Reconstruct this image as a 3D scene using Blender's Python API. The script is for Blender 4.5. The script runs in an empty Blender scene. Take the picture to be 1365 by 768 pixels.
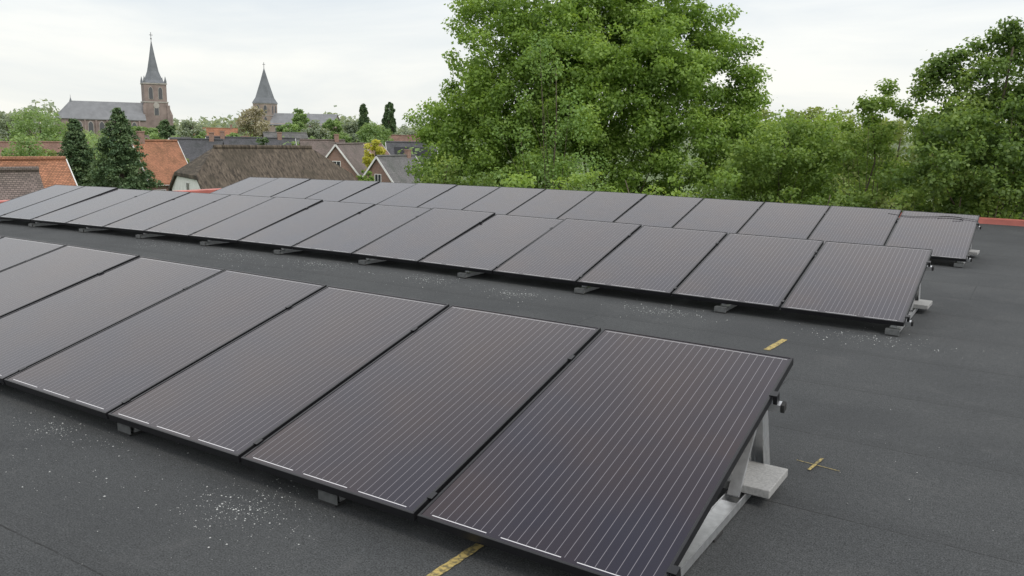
import bpy, math, numpy as np
from mathutils import Vector, Matrix, Euler
rng = np.random.default_rng(7)
scene = bpy.context.scene
col = scene.collection
scene.view_settings.view_transform = 'Standard'
scene.view_settings.look = 'None'
scene.view_settings.exposure = 0
R = math.radians
ORD = ['first','second','third','fourth','fifth','sixth','seventh','eighth','ninth','tenth','eleventh','twelfth','thirteenth','fourteenth','fifteenth','sixteenth']

# ------------------------------------------------------------------ camera
F, PITCH, YAW, ROLL, EYE = 1116.36, 0.1847, 0.5616, 0.021, 1.5837
fw = Vector((-math.sin(YAW)*math.cos(PITCH), math.cos(YAW)*math.cos(PITCH), -math.sin(PITCH)))
rt = Vector((math.cos(YAW), math.sin(YAW), 0)); up = rt.cross(fw)
r2 = rt*math.cos(ROLL)+up*math.sin(ROLL); u2 = -rt*math.sin(ROLL)+up*math.cos(ROLL)
CAM = Vector((0, 0, EYE))
cd = bpy.data.cameras.new('camera'); cam = bpy.data.objects.new('camera', cd); col.objects.link(cam)
cam.matrix_world = Matrix(((r2.x,u2.x,-fw.x,0),(r2.y,u2.y,-fw.y,0),(r2.z,u2.z,-fw.z,EYE),(0,0,0,1)))
cd.sensor_width = 36; cd.lens = F/1365*36; cd.clip_end = 6000; cd.clip_start = 0.05
scene.camera = cam

def ray(px, py): return fw + r2*((px-682.5)/F) + u2*(-(py-384)/F)
def at(px, py, d):                      # the place seen at a pixel, d metres away over the ground
    v = ray(px, py); return CAM + v*(d/math.hypot(v.x, v.y))
def ground(px, py, z=0.0):
    v = ray(px, py); return CAM + v*((z-EYE)/v.z)
GZ = -7.4
def face(px, d):                        # rotation that turns a local -Y front to the viewer's side
    p = at(px, 200, d); return math.atan2(p.y, p.x)-math.pi/2

# ------------------------------------------------------------------ object helpers
def tag(o, label=None, cat=None, group=None, kind=None):
    if label: o['label'] = label
    if cat: o['category'] = cat
    if group: o['group'] = group
    if kind: o['kind'] = kind
    return o
def empty(name, loc=(0,0,0), rot=(0,0,0)):
    o = bpy.data.objects.new(name, None); col.objects.link(o); o.location = loc; o.rotation_euler = rot
    o.empty_display_size = .2
    return o
def copy_tree(o, parent=None):
    c = o.copy(); col.objects.link(c); c.parent = parent
    for ch in o.children: copy_tree(ch, c)
    return c

class MB:
    def __init__(s): s.v = []; s.f = []
    def add(s, vs, fs):
        b = len(s.v); s.v += [tuple(v) for v in vs]; s.f += [tuple(b+i for i in f) for f in fs]; return s
    def box(s, x0, x1, y0, y1, z0, z1, rz=0, c=None):
        vs = [(x,y,z) for z in (z0,z1) for x,y in ((x0,y0),(x1,y0),(x1,y1),(x0,y1))]
        if rz:
            cx, cy = c if c else (0,0); ca, sa = math.cos(rz), math.sin(rz)
            vs = [(cx+(x-cx)*ca-(y-cy)*sa, cy+(x-cx)*sa+(y-cy)*ca, z) for x,y,z in vs]
        return s.add(vs, [(3,2,1,0),(4,5,6,7),(0,1,5,4),(1,2,6,5),(2,3,7,6),(3,0,4,7)])
    def bar(s, p, q, w, h, upv=(0,0,1)):            # rectangular bar from p to q
        p = Vector(p); q = Vector(q); d = (q-p).normalized(); u = Vector(upv)
        a = d.cross(u).normalized()*(w/2); b = a.cross(d).normalized()*(h/2)
        vs = [p-a-b,p+a-b,p+a+b,p-a+b,q-a-b,q+a-b,q+a+b,q-a+b]
        return s.add(vs, [(3,2,1,0),(4,5,6,7),(0,1,5,4),(1,2,6,5),(2,3,7,6),(3,0,4,7)])
    def prism(s, poly, a0, a1, axis='y'):           # polygon (u,v) extruded along axis
        n = len(poly)
        def P(u, v, a): return (u,a,v) if axis=='y' else ((a,u,v) if axis=='x' else (u,v,a))
        vs = [P(u,v,a0) for u,v in poly]+[P(u,v,a1) for u,v in poly]
        fs = [tuple(range(n)), tuple(range(2*n-1,n-1,-1))]+[(i,i+n,(i+1)%n+n,(i+1)%n) for i in range(n)]
        return s.add(vs, fs)
    def tube(s, pts, rad, n=8):
        pts = [Vector(p) for p in pts]; vs = []; fs = []
        for i, p in enumerate(pts):
            d = (pts[min(i+1,len(pts)-1)]-pts[max(i-1,0)]).normalized()
            a = d.cross(Vector((0,0,1)) if abs(d.z)<.9 else Vector((1,0,0))).normalized(); b = d.cross(a)
            r = rad[i] if isinstance(rad,(list,tuple)) else rad
            for k in range(n):
                t = 2*math.pi*k/n; vs.append(p+a*(r*math.cos(t))+b*(r*math.sin(t)))
        for i in range(len(pts)-1):
            for k in range(n): fs.append((i*n+k, i*n+(k+1)%n, (i+1)*n+(k+1)%n, (i+1)*n+k))
        fs.append(tuple(range(n-1,-1,-1))); fs.append(tuple((len(pts)-1)*n+k for k in range(n)))
        return s.add(vs, fs)
    def rings(s, rings, cap=True):                  # list of equal length point rings
        n = len(rings[0]); vs = [p for r in rings for p in r]; fs = []
        for i in range(len(rings)-1):
            for k in range(n): fs.append((i*n+k, i*n+(k+1)%n, (i+1)*n+(k+1)%n, (i+1)*n+k))
        if cap: fs.append(tuple(range(n-1,-1,-1))); fs.append(tuple((len(rings)-1)*n+k for k in range(n)))
        return s.add(vs, fs)
    def build(s, name, m, parent=None, bevel=0, smooth=False):
        me = bpy.data.meshes.new(name); me.from_pydata(s.v, [], s.f); me.update()
        import bmesh
        bm = bmesh.new(); bm.from_mesh(me); bmesh.ops.recalc_face_normals(bm, faces=bm.faces); bm.to_mesh(me); bm.free()
        if smooth: me.polygons.foreach_set('use_smooth', [True]*len(me.polygons))
        me.materials.append(m)
        o = bpy.data.objects.new(name, me); col.objects.link(o); o.parent = parent
        if bevel:
            b = o.modifiers.new('bevel','BEVEL'); b.width = bevel; b.segments = 2
        return o

# ------------------------------------------------------------------ material helpers
def newmat(name):
    m = bpy.data.materials.new(name); m.use_nodes = True
    nt = m.node_tree; b = nt.nodes['Principled BSDF']; return m, nt, b
def N(nt, t, **kw):
    n = nt.nodes.new(t)
    for k, v in kw.items():
        if k in n.inputs: n.inputs[k].default_value = v
        else: setattr(n, k, v)
    return n
def math_(nt, op, a, b=None, c=None):
    n = nt.nodes.new('ShaderNodeMath'); n.operation = op
    for i, v in enumerate((a,b,c)):
        if v is None: continue
        if isinstance(v, (int,float)): n.inputs[i].default_value = v
        else: nt.links.new(v, n.inputs[i])
    return n.outputs[0]
def mix_(nt, fac, a, b, blend='MIX'):
    n = nt.nodes.new('ShaderNodeMix'); n.data_type = 'RGBA'; n.blend_type = blend
    for i, v in ((0,fac),(6,a),(7,b)):
        if isinstance(v,(int,float)): n.inputs[i].default_value = v
        elif isinstance(v, tuple): n.inputs[i].default_value = (*v,1) if len(v)==3 else v
        else: nt.links.new(v, n.inputs[i])
    return n.outputs[2]
def simple(name, c, rough=.6, metal=0, noise=.15, scale=8, bump=0, spec=None):
    m, nt, b = newmat(name)
    tc = N(nt,'ShaderNodeTexCoord'); nz = N(nt,'ShaderNodeTexNoise', Scale=scale, Detail=6.)
    nt.links.new(tc.outputs['Object'], nz.inputs['Vector'])
    lo = tuple(x*(1-noise) for x in c); hi = tuple(min(1,x*(1+noise)) for x in c)
    r = N(nt,'ShaderNodeMapRange'); r.inputs[1].default_value=.35; r.inputs[2].default_value=.65
    nt.links.new(nz.outputs[0], r.inputs[0])
    nt.links.new(mix_(nt, r.outputs[0], lo, hi), b.inputs['Base Color'])
    b.inputs['Roughness'].default_value = rough; b.inputs['Metallic'].default_value = metal
    if spec is not None: b.inputs['Specular IOR Level'].default_value = spec
    if bump:
        bp = N(nt,'ShaderNodeBump', Strength=bump, Distance=.02); nt.links.new(nz.outputs[0], bp.inputs['Height']); nt.links.new(bp.outputs[0], b.inputs['Normal'])
    return m
def foliage(name, dark, mid, light, trans=.45, gain=1.6):
    dark, mid, light = [tuple(v*gain for v in c_) for c_ in (dark, mid, light)]
    m, nt, b = newmat(name); nt.nodes.remove(b); out = nt.nodes['Material Output']
    a = N(nt,'ShaderNodeAttribute', attribute_name='tint')
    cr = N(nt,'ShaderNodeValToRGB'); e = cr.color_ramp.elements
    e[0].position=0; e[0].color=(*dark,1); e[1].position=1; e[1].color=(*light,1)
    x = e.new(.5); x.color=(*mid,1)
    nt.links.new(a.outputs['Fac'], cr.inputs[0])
    d = N(nt,'ShaderNodeBsdfDiffuse'); t = N(nt,'ShaderNodeBsdfTranslucent'); g = N(nt,'ShaderNodeBsdfGlossy', Roughness=.5)
    g.inputs[0].default_value=(.5,.5,.5,1)
    nt.links.new(cr.outputs[0], d.inputs[0]); nt.links.new(mix_(nt, 1., cr.outputs[0], (1.35,1.3,.75), 'MULTIPLY'), t.inputs[0])
    m1 = N(nt,'ShaderNodeMixShader', Fac=trans); m2 = N(nt,'ShaderNodeMixShader', Fac=.04)
    nt.links.new(d.outputs[0], m1.inputs[1]); nt.links.new(t.outputs[0], m1.inputs[2])
    nt.links.new(m1.outputs[0], m2.inputs[1]); nt.links.new(g.outputs[0], m2.inputs[2]); nt.links.new(m2.outputs[0], out.inputs[0])
    return m
def tiles(name, c, scale=3., noise=.25):            # rows of roof tiles
    m, nt, b = newmat(name)
    tc = N(nt,'ShaderNodeTexCoord'); br = N(nt,'ShaderNodeTexBrick', Scale=scale)
    br.inputs['Color1'].default_value=(*[x*(1+noise) for x in c],1); br.inputs['Color2'].default_value=(*[x*(1-noise) for x in c],1)
    br.inputs['Mortar'].default_value=(*[x*.35 for x in c],1); br.inputs['Mortar Size'].default_value=.04
    sx = N(nt,'ShaderNodeSeparateXYZ'); cx = N(nt,'ShaderNodeCombineXYZ')
    nt.links.new(tc.outputs['Object'], sx.inputs[0]); nt.links.new(sx.outputs[0], cx.inputs[0]); nt.links.new(sx.outputs[2], cx.inputs[1])
    nt.links.new(cx.outputs[0], br.inputs['Vector'])
    nz = N(nt,'ShaderNodeTexNoise', Scale=.8, Detail=8.); nt.links.new(tc.outputs['Object'], nz.inputs['Vector'])
    r = N(nt,'ShaderNodeMapRange'); r.inputs[1].default_value=.4; r.inputs[2].default_value=.7; nt.links.new(nz.outputs[0], r.inputs[0])
    nt.links.new(mix_(nt, r.outputs[0], br.outputs[0], mix_(nt,1.,br.outputs[0],(.65,.7,.65),'MULTIPLY')), b.inputs['Base Color'])
    b.inputs['Roughness'].default_value=.8
    return m
def brick(name, c, mortar=(.3,.28,.25), scale=4.5):
    m, nt, b = newmat(name)
    tc = N(nt,'ShaderNodeTexCoord'); sx = N(nt,'ShaderNodeSeparateXYZ'); cx = N(nt,'ShaderNodeCombineXYZ')
    nt.links.new(tc.outputs['Object'], sx.inputs[0])
    nt.links.new(math_(nt,'ADD',sx.outputs[0],sx.outputs[1]), cx.inputs[0]); nt.links.new(sx.outputs[2], cx.inputs[1])
    br = N(nt,'ShaderNodeTexBrick', Scale=scale); nt.links.new(cx.outputs[0], br.inputs['Vector'])
    br.inputs['Color1'].default_value=(*[x*1.2 for x in c],1); br.inputs['Color2'].default_value=(*[x*.75 for x in c],1)
    br.inputs['Mortar'].default_value=(*mortar,1); br.inputs['Mortar Size'].default_value=.02
    nt.links.new(br.outputs[0], b.inputs['Base Color']); b.inputs['Roughness'].default_value=.85
    return m

M = {}
M['alu'] = simple('aluminium', (.60,.61,.62), .42, .85, .10, 30)
M['foot'] = simple('dull_aluminium', (.12,.125,.125), .6, .3, .2, 30)
M['paver'] = simple('concrete_paver', (.29,.29,.285), .9, 0, .12, 90, .12)
M['rubber'] = simple('black_rubber', (.02,.02,.02), .8)
M['black'] = simple('black_anodised', (.012,.012,.014), .4, .2, .1, 20)
M['backsheet'] = simple('backsheet', (.03,.03,.03), .6)
M['coping'] = simple('red_coping', (.48,.15,.12), .6, 0, .2, 2)
M['debris'] = simple('white_debris', (.40,.41,.40), .8)
M['white'] = simple('white_render', (.75,.75,.72), .8, 0, .08, 2)
M['whitetrim'] = simple('white_paint', (.72,.72,.70), .5, 0, .05, 2)
M['glasspane'] = simple('window_glass', (.03,.035,.04), .1, 0, .1, 2, spec=.8)
M['orange'] = tiles('orange_tiles', (.40,.18,.10))
M['orange2'] = tiles('red_brown_tiles', (.27,.155,.12))
M['greytile'] = tiles('grey_tiles', (.17,.165,.165))
M['darktile'] = tiles('dark_tiles', (.095,.095,.105))
M['browntile'] = tiles('brown_tiles', (.19,.15,.135))
M['slate'] = simple('church_slate', (.185,.19,.20), .8, 0, .12, .4)
M['spire'] = simple('spire_slate', (.155,.165,.18), .8, 0, .12, .4)
M['brick'] = brick('red_brick', (.25,.14,.105))
M['churchbrick'] = simple('church_brick', (.24,.19,.175), .9, 0, .2, .35)
M['churchbrick2'] = simple('old_church_brick', (.27,.215,.185), .9, 0, .2, .35)
M['stone'] = simple('pale_stone', (.36,.335,.31), .85, 0, .1, 1)
M['louvre'] = simple('dark_louvre', (.085,.087,.095), .7)
M['bark'] = simple('bark', (.10,.08,.06), .95, 0, .35, 4, .6)
M['barkfar'] = simple('hazed_bark', (.12,.10,.08), .95, 0, .2, 1)  # bark paled for distance, air haze painted into the base colour
M['maple'] = foliage('maple_leaves', (.062,.108,.022), (.13,.205,.042), (.205,.29,.072))
M['maple2'] = foliage('pale_leaves', (.085,.145,.042), (.145,.23,.07), (.215,.31,.105))
M['shrub'] = foliage('shrub_leaves', (.062,.107,.022), (.12,.185,.042), (.20,.27,.075))
M['darkleaf'] = foliage('dark_leaves', (.045,.08,.019), (.095,.152,.037), (.185,.25,.07))
M['conifer'] = foliage('conifer_needles', (.034,.062,.03), (.062,.10,.045), (.10,.14,.065), .2)
M['olive'] = foliage('olive_leaves', (.075,.105,.033), (.135,.175,.056), (.21,.24,.09))
M['fargreen'] = foliage('hazed_green_leaves', (.085,.135,.05), (.14,.205,.082), (.205,.28,.12))  # greens lightened so the colour itself carries the distance haze
M['farblue'] = foliage('hazy_leaves', (.14,.17,.135), (.185,.22,.17), (.235,.265,.20))  # strongest painted haze: leaf colours greyed and paled, no real mist in the scene
M['yellow'] = foliage('yellow_leaves', (.18,.20,.03), (.30,.30,.05), (.42,.40,.09))
M['bare'] = foliage('budding_twigs', (.15,.14,.11), (.23,.21,.165), (.31,.29,.23))

# thatch
m, nt, b = newmat('thatch'); M['thatch'] = m
tc = N(nt,'ShaderNodeTexCoord'); mp = N(nt,'ShaderNodeMapping'); mp.inputs['Scale'].default_value=(5,1,1)
nt.links.new(tc.outputs['Object'], mp.inputs[0]); nz = N(nt,'ShaderNodeTexNoise', Scale=1.2, Detail=10., Roughness=.7); nt.links.new(mp.outputs[0], nz.inputs['Vector'])
n2 = N(nt,'ShaderNodeTexNoise', Scale=.5, Detail=4.); nt.links.new(tc.outputs['Object'], n2.inputs['Vector'])
cr = N(nt,'ShaderNodeValToRGB'); e = cr.color_ramp.elements; e[0].position=.38; e[0].color=(.03,.024,.018,1); e[1].position=.66; e[1].color=(.15,.12,.09,1)
nt.links.new(nz.outputs[0], cr.inputs[0])
r = N(nt,'ShaderNodeMapRange'); r.inputs[1].default_value=.48; r.inputs[2].default_value=.65; r.inputs[4].default_value=.6; nt.links.new(n2.outputs[0], r.inputs[0])
nt.links.new(mix_(nt, r.outputs[0], cr.outputs[0], (.045,.038,.026)), b.inputs['Base Color']); b.inputs['Roughness'].default_value=1

# yellow chalk
m, nt, b = newmat('yellow_chalk'); M['chalk'] = m
tc = N(nt,'ShaderNodeTexCoord'); nz = N(nt,'ShaderNodeTexNoise', Scale=60., Detail=5.); nt.links.new(tc.outputs['Object'], nz.inputs['Vector'])
r = N(nt,'ShaderNodeMapRange'); r.inputs[1].default_value=.38; r.inputs[2].default_value=.58; nt.links.new(nz.outputs[0], r.inputs[0])
nt.links.new(mix_(nt, r.outputs[0], (.14,.12,.06), (.42,.32,.11)), b.inputs['Base Color']); b.inputs['Roughness'].default_value=.95

# roofing felt
m, nt, b = newmat('bitumen_felt'); M['felt'] = m
tc = N(nt,'ShaderNodeTexCoord'); L = nt.links.new
n1 = N(nt,'ShaderNodeTexNoise', Scale=150., Detail=4., Roughness=.7); L(tc.outputs['Object'], n1.inputs['Vector'])
n2 = N(nt,'ShaderNodeTexNoise', Scale=.9, Detail=8., Roughness=.65); L(tc.outputs['Object'], n2.inputs['Vector'])
n3 = N(nt,'ShaderNodeTexNoise', Scale=38., Detail=6., Roughness=.75); L(tc.outputs['Object'], n3.inputs['Vector'])
n4 = N(nt,'ShaderNodeTexNoise', Scale=3.2, Detail=9., Roughness=.75, Distortion=.6); L(tc.outputs['Object'], n4.inputs['Vector'])
n5 = N(nt,'ShaderNodeTexNoise', Scale=.45, Detail=3., Distortion=1.2); L(tc.outputs['Object'], n5.inputs['Vector'])
def mr(src, a, bb, lo=0., hi=1.):
    r = N(nt,'ShaderNodeMapRange'); r.inputs[1].default_value=a; r.inputs[2].default_value=bb; r.inputs[3].default_value=lo; r.inputs[4].default_value=hi; L(src, r.inputs[0]); return r.outputs[0]
c = mix_(nt, mr(n2.outputs[0],.3,.7), (.047,.050,.052), (.064,.067,.068))
c = mix_(nt, 1., c, mix_(nt, mr(n3.outputs[0],.3,.7), (.72,.72,.72), (1.24,1.24,1.24)), 'MULTIPLY')
c = mix_(nt, 1., c, mix_(nt, mr(n1.outputs[0],.36,.64), (.42,.42,.42), (1.62,1.62,1.62)), 'MULTIPLY')
c = mix_(nt, mr(n4.outputs[0],.56,.72,0,.24), c, (.14,.14,.138))
c = mix_(nt, mr(n4.outputs[0],.44,.30,0,.4), c, (.03,.031,.032))
c = mix_(nt, mr(n5.outputs[0],.52,.62,0,.30), c, (.036,.038,.040))
sx = N(nt,'ShaderNodeSeparateXYZ'); L(tc.outputs['Object'], sx.inputs[0])
wob = math_(nt,'MULTIPLY', mr(n2.outputs[0],0,1,-1,1), .03)
yy = math_(nt,'ADD', sx.outputs[1], wob)
fr = math_(nt,'FRACT', math_(nt,'ADD', yy, 20.45))
seam = math_(nt,'LESS_THAN', fr, .008)
lap = math_(nt,'LESS_THAN', fr, .10)
strip = math_(nt,'FLOOR', math_(nt,'ADD', yy, 20.45))
fx = math_(nt,'FRACT', math_(nt,'ADD', math_(nt,'DIVIDE', sx.outputs[0], 5.2), math_(nt,'MULTIPLY', strip, .37)))
endl = math_(nt,'LESS_THAN', fx, .0016)
c = mix_(nt, math_(nt,'MULTIPLY', lap, .14), c, (.03,.031,.032))
c = mix_(nt, math_(nt,'MULTIPLY', math_(nt,'MAXIMUM', seam, endl), mr(n4.outputs[0],.38,.6,.1,.75)), c, (.018,.018,.018))
L(c, b.inputs['Base Color']); b.inputs['Roughness'].default_value=.9; b.inputs['Specular IOR Level'].default_value=.25
bp = N(nt,'ShaderNodeBump', Strength=.6, Distance=.004); L(math_(nt,'ADD', n1.outputs[0], math_(nt,'MULTIPLY', lap, .6)), bp.inputs['Height']); L(bp.outputs[0], b.inputs['Normal'])

# solar cells (object coords: x across, y up the slope 0..1.65)
PW, PL = .99, 1.65
m, nt, b = newmat('solar_glass'); M['cells'] = m; L = nt.links.new
tc = N(nt,'ShaderNodeTexCoord'); sx = N(nt,'ShaderNodeSeparateXYZ'); L(tc.outputs['Object'], sx.inputs[0]); X, Y = sx.outputs[0], sx.outputs[1]
cellw = .1575
u = math_(nt,'DIVIDE', math_(nt,'ADD', X, cellw*3), cellw)             # 0..6
bu = math_(nt,'FRACT', math_(nt,'MULTIPLY', u, 4.))
bd = math_(nt,'ABSOLUTE', math_(nt,'SUBTRACT', bu, .5))
bs = N(nt,'ShaderNodeMapRange'); bs.inputs[1].default_value=.010; bs.inputs[2].default_value=.040; bs.inputs[3].default_value=1; bs.inputs[4].default_value=0; L(bd, bs.inputs[0])
bus = bs.outputs[0]
inx = math_(nt,'LESS_THAN', math_(nt,'ABSOLUTE', X), cellw*3)
iny = math_(nt,'LESS_THAN', math_(nt,'ABSOLUTE', math_(nt,'SUBTRACT', Y, PL/2)), .795)
bus = math_(nt,'MULTIPLY', bus, math_(nt,'MULTIPLY', inx, iny))
ru = math_(nt,'FRACT', math_(nt,'MULTIPLY', u, .5))
rseg = math_(nt,'LESS_THAN', math_(nt,'ABSOLUTE', math_(nt,'SUBTRACT', ru, .5)), .40)
rlo = math_(nt,'LESS_THAN', math_(nt,'ABSOLUTE', math_(nt,'SUBTRACT', Y, .026)), .0020)
rhi = math_(nt,'LESS_THAN', math_(nt,'ABSOLUTE', math_(nt,'SUBTRACT', Y, PL-.026)), .0012)
rib = math_(nt,'MULTIPLY', math_(nt,'MAXIMUM', math_(nt,'MULTIPLY', rlo, rseg), rhi), inx)
nz = N(nt,'ShaderNodeTexNoise', Scale=1.1, Detail=3., Distortion=.5); L(tc.outputs['Object'], nz.inputs['Vector'])
tintr = N(nt,'ShaderNodeMapRange'); tintr.inputs[1].default_value=.35; tintr.inputs[2].default_value=.65; L(nz.outputs[0], tintr.inputs[0])
c = mix_(nt, tintr.outputs[0], (.006,.006,.017), (.020,.010,.011))
c = mix_(nt, bus, c, (.20,.19,.21))
c = mix_(nt, rib, c, (.55,.55,.56))
dust = N(nt,'ShaderNodeTexNoise', Scale=3., Detail=4.); L(tc.outputs['Object'], dust.inputs['Vector'])
dr = N(nt,'ShaderNodeMapRange'); dr.inputs[1].default_value=.4; dr.inputs[2].default_value=.8; dr.inputs[4].default_value=.015; L(dust.outputs[0], dr.inputs[0])
c = mix_(nt, dr.outputs[0], c, (.3,.28,.26))
L(c, b.inputs['Base Color'])
rr = N(nt,'ShaderNodeMapRange'); rr.inputs[3].default_value=.13; rr.inputs[4].default_value=.19; L(dust.outputs[0], rr.inputs[0]); L(rr.outputs[0], b.inputs['Roughness'])
b.inputs['IOR'].default_value=1.47; b.inputs['Specular Tint'].default_value=(1,.93,.92,1)

M['grass'] = simple('meadow', (.09,.13,.045), .95, 0, .35, .05)

# ------------------------------------------------------------------ world + sun
w = bpy.data.worlds.new('World'); scene.world = w; w.use_nodes = True; nt = w.node_tree; L = nt.links.new
nt.nodes.clear(); out = N(nt,'ShaderNodeOutputWorld')
sky = N(nt,'ShaderNodeTexSky', sky_type='NISHITA'); sky.sun_disc=False; sky.sun_elevation=R(52); sky.sun_rotation=R(70); sky.air_density=1.2; sky.dust_density=2
b1 = N(nt,'ShaderNodeBackground', Strength=.09); L(sky.outputs[0], b1.inputs[0])
tc = N(nt,'ShaderNodeTexCoord'); sx = N(nt,'ShaderNodeSeparateXYZ'); L(tc.outputs['Generated'], sx.inputs[0])
cr = N(nt,'ShaderNodeValToRGB'); e = cr.color_ramp.elements
e[0].position=0; e[0].color=(.96,.97,.93,1); e[1].position=1; e[1].color=(.95,.98,1.03,1)
for p_, c_ in ((.07,(.98,.99,.965)),(.16,(.93,.96,.975)),(.38,(1.3,1.3,1.29)),(.58,(1.7,1.67,1.63)),(.80,(1.08,1.10,1.15))):
    x = e.new(p_); x.color=(*c_,1)
L(sx.outputs[2], cr.inputs[0])
mp = N(nt,'ShaderNodeMapping'); mp.inputs['Scale'].default_value=(1.2,1.2,6.5); mp.inputs['Rotation'].default_value=(.12,.05,0); L(tc.outputs['Generated'], mp.inputs[0])
nz = N(nt,'ShaderNodeTexNoise', Scale=1.7, Detail=7., Roughness=.55, Distortion=.4); L(mp.outputs[0], nz.inputs['Vector'])
r = N(nt,'ShaderNodeMapRange'); r.inputs[1].default_value=.36; r.inputs[2].default_value=.62; L(nz.outputs[0], r.inputs[0])
cc = mix_(nt, 1., cr.outputs[0], mix_(nt, r.outputs[0], (.86,.905,.955), (1.10,1.09,1.07)), 'MULTIPLY')
b2 = N(nt,'ShaderNodeBackground', Strength=1.0); L(cc, b2.inputs[0])
ms = N(nt,'ShaderNodeMixShader', Fac=.9); L(b1.outputs[0], ms.inputs[1]); L(b2.outputs[0], ms.inputs[2]); L(ms.outputs[0], out.inputs[0])
sd = bpy.data.lights.new('sun','SUN'); sd.energy=1.5; sd.angle=R(16); sd.color=(1,.94,.86)
so = bpy.data.objects.new('sun', sd); col.objects.link(so)
az = R(70); el = R(52)
sdir = Vector((math.sin(az)*math.cos(el), math.cos(az)*math.cos(el)*-1, math.sin(el)))
so.rotation_euler = sdir.to_track_quat('Z','Y').to_euler()

# ------------------------------------------------------------------ roof and ground
def rz(x):
    t = max(0., min(2.5, (-x-6)/9)); return -.14*t**1.5
far = ground(1340, 300); YF = far.y
lp = ground(150, 252); XL = lp.x
XL = max(-30, min(XL, -17.5)); XR = 22.; YN = -7.
mb = MB(); xs = np.linspace(XL, XR, 60)
for i, xx in enumerate(xs):
    mb.v += [(xx, YN, rz(xx)), (xx, YF, rz(xx))]
    if i: b0 = 2*(i-1); mb.f.append((b0, b0+2, b0+3, b0+1))
o = mb.build('roof_deck', M['felt']); tag(o, kind='structure')
mb = MB()
for a, bb in (((XL,YN),(XR,YN)),((XR,YN),(XR,YF)),((XR,YF),(XL,YF)),((XL,YF),(XL,YN))):
    mb.add([(a[0],a[1],GZ),(bb[0],bb[1],GZ),(bb[0],bb[1],-.45),(a[0],a[1],-.45)],[(0,1,2,3)])
o = mb.build('building_wall', M['brick']); tag(o, kind='structure')
def coping(pts, label):
    t = empty('roof_coping', pts[0]); tag(t, label, 'roof edge')
    P0 = Vector(pts[0]); rel = [Vector(p)-P0 for p in pts]
    a = MB(); c_ = MB()
    for p, q in zip(rel[:-1], rel[1:]):
        a.bar(p+Vector((0,0,.03)), q+Vector((0,0,.03)), .34, .14)
        c_.bar(p+Vector((0,0,-.2)), q+Vector((0,0,-.2)), .10, .5)
    a.build('cap', M['coping'], t); c_.build('upstand', M['coping'], t)
coping([(x_, YF+.12, rz(x_)) for x_ in np.linspace(XL-.1, XR, 30)], 'red coping strip along the far roof edge in front of the trees')
coping([(XL-.12, y_, rz(XL)) for y_ in np.linspace(YN, YF-.06, 3)], 'red coping strip along the left roof edge before the houses')
mb = MB(); mb.add([(-3500,-800,GZ),(3500,-800,GZ),(3500,5000,GZ),(-3500,5000,GZ)],[(0,1,2,3)])
o = mb.build('ground', M['grass']); tag(o, kind='structure')

# ------------------------------------------------------------------ solar panels
TILT = .2718; W = 1.01; LOWZ = .12
rows = [(-.9055, 2.3668, 9, 'nearest'), (-.8387, 7.3412, 15, 'middle'), (-.7312, 11.9211, 15, 'farthest')]
def make_panel():
    root = empty('solar_panel')
    fr = MB(); h = .038; x0, x1 = -PW/2, PW/2; b_ = .011
    for (a0,a1,c0,c1) in ((x0,x1,0,b_),(x0,x1,PL-b_,PL),(x0,x0+b_,b_,PL-b_),(x1-b_,x1,b_,PL-b_)):
        fr.box(a0,a1,c0,c1,-h,0)
    fr.build('frame', M['black'], root, bevel=.0012)
    g = MB(); g.box(x0+b_,x1-b_,b_,PL-b_,-.007,-.0025); g.build('glass', M['cells'], root)
    s = MB(); s.box(x0+b_+.001,x1-b_-.001,b_+.001,PL-b_-.001,-.012,-.009); s.build('backsheet', M['backsheet'], root)
    j = MB(); j.box(-.06,.06,PL-.24,PL-.14,-.034,-.0125); j.build('junction_box', M['rubber'], root, bevel=.003)
    return root
proto = make_panel(); first = True
for (x1, y1, n, rn) in rows:
    for k in range(n):
        o = proto if first else copy_tree(proto); first = False
        xc = x1-k*W-PW/2-.005
        o.location = (xc, y1, LOWZ+rz(xc)); o.rotation_euler = (TILT+rng.normal(0,.004), rng.normal(0,.002)-math.atan2(rz(xc+.5)-rz(xc-.5),1), 0)
        lab = f'black solar panel in the {rn} row, {ORD[k]} from its right end'
        if rn=='farthest' and k==0: lab = 'black solar panel with a loose cable on top, right end of the farthest row'
        if rn=='nearest' and k==0: lab = 'large black solar panel at the right end of the nearest row'
        if rn=='middle' and k==0: lab = 'black solar panel at the right end of the middle row'
        tag(o, lab, 'solar panel', 'solar panels tilted in rows on the flat roof')
def onp(x, y1, s, dz):                  # point at slope distance s and height dz above the panel surface
    return Vector((x, y1+s*math.cos(TILT)-dz*math.sin(TILT), LOWZ+rz(x)+s*math.sin(TILT)+dz*math.cos(TILT)))
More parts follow.
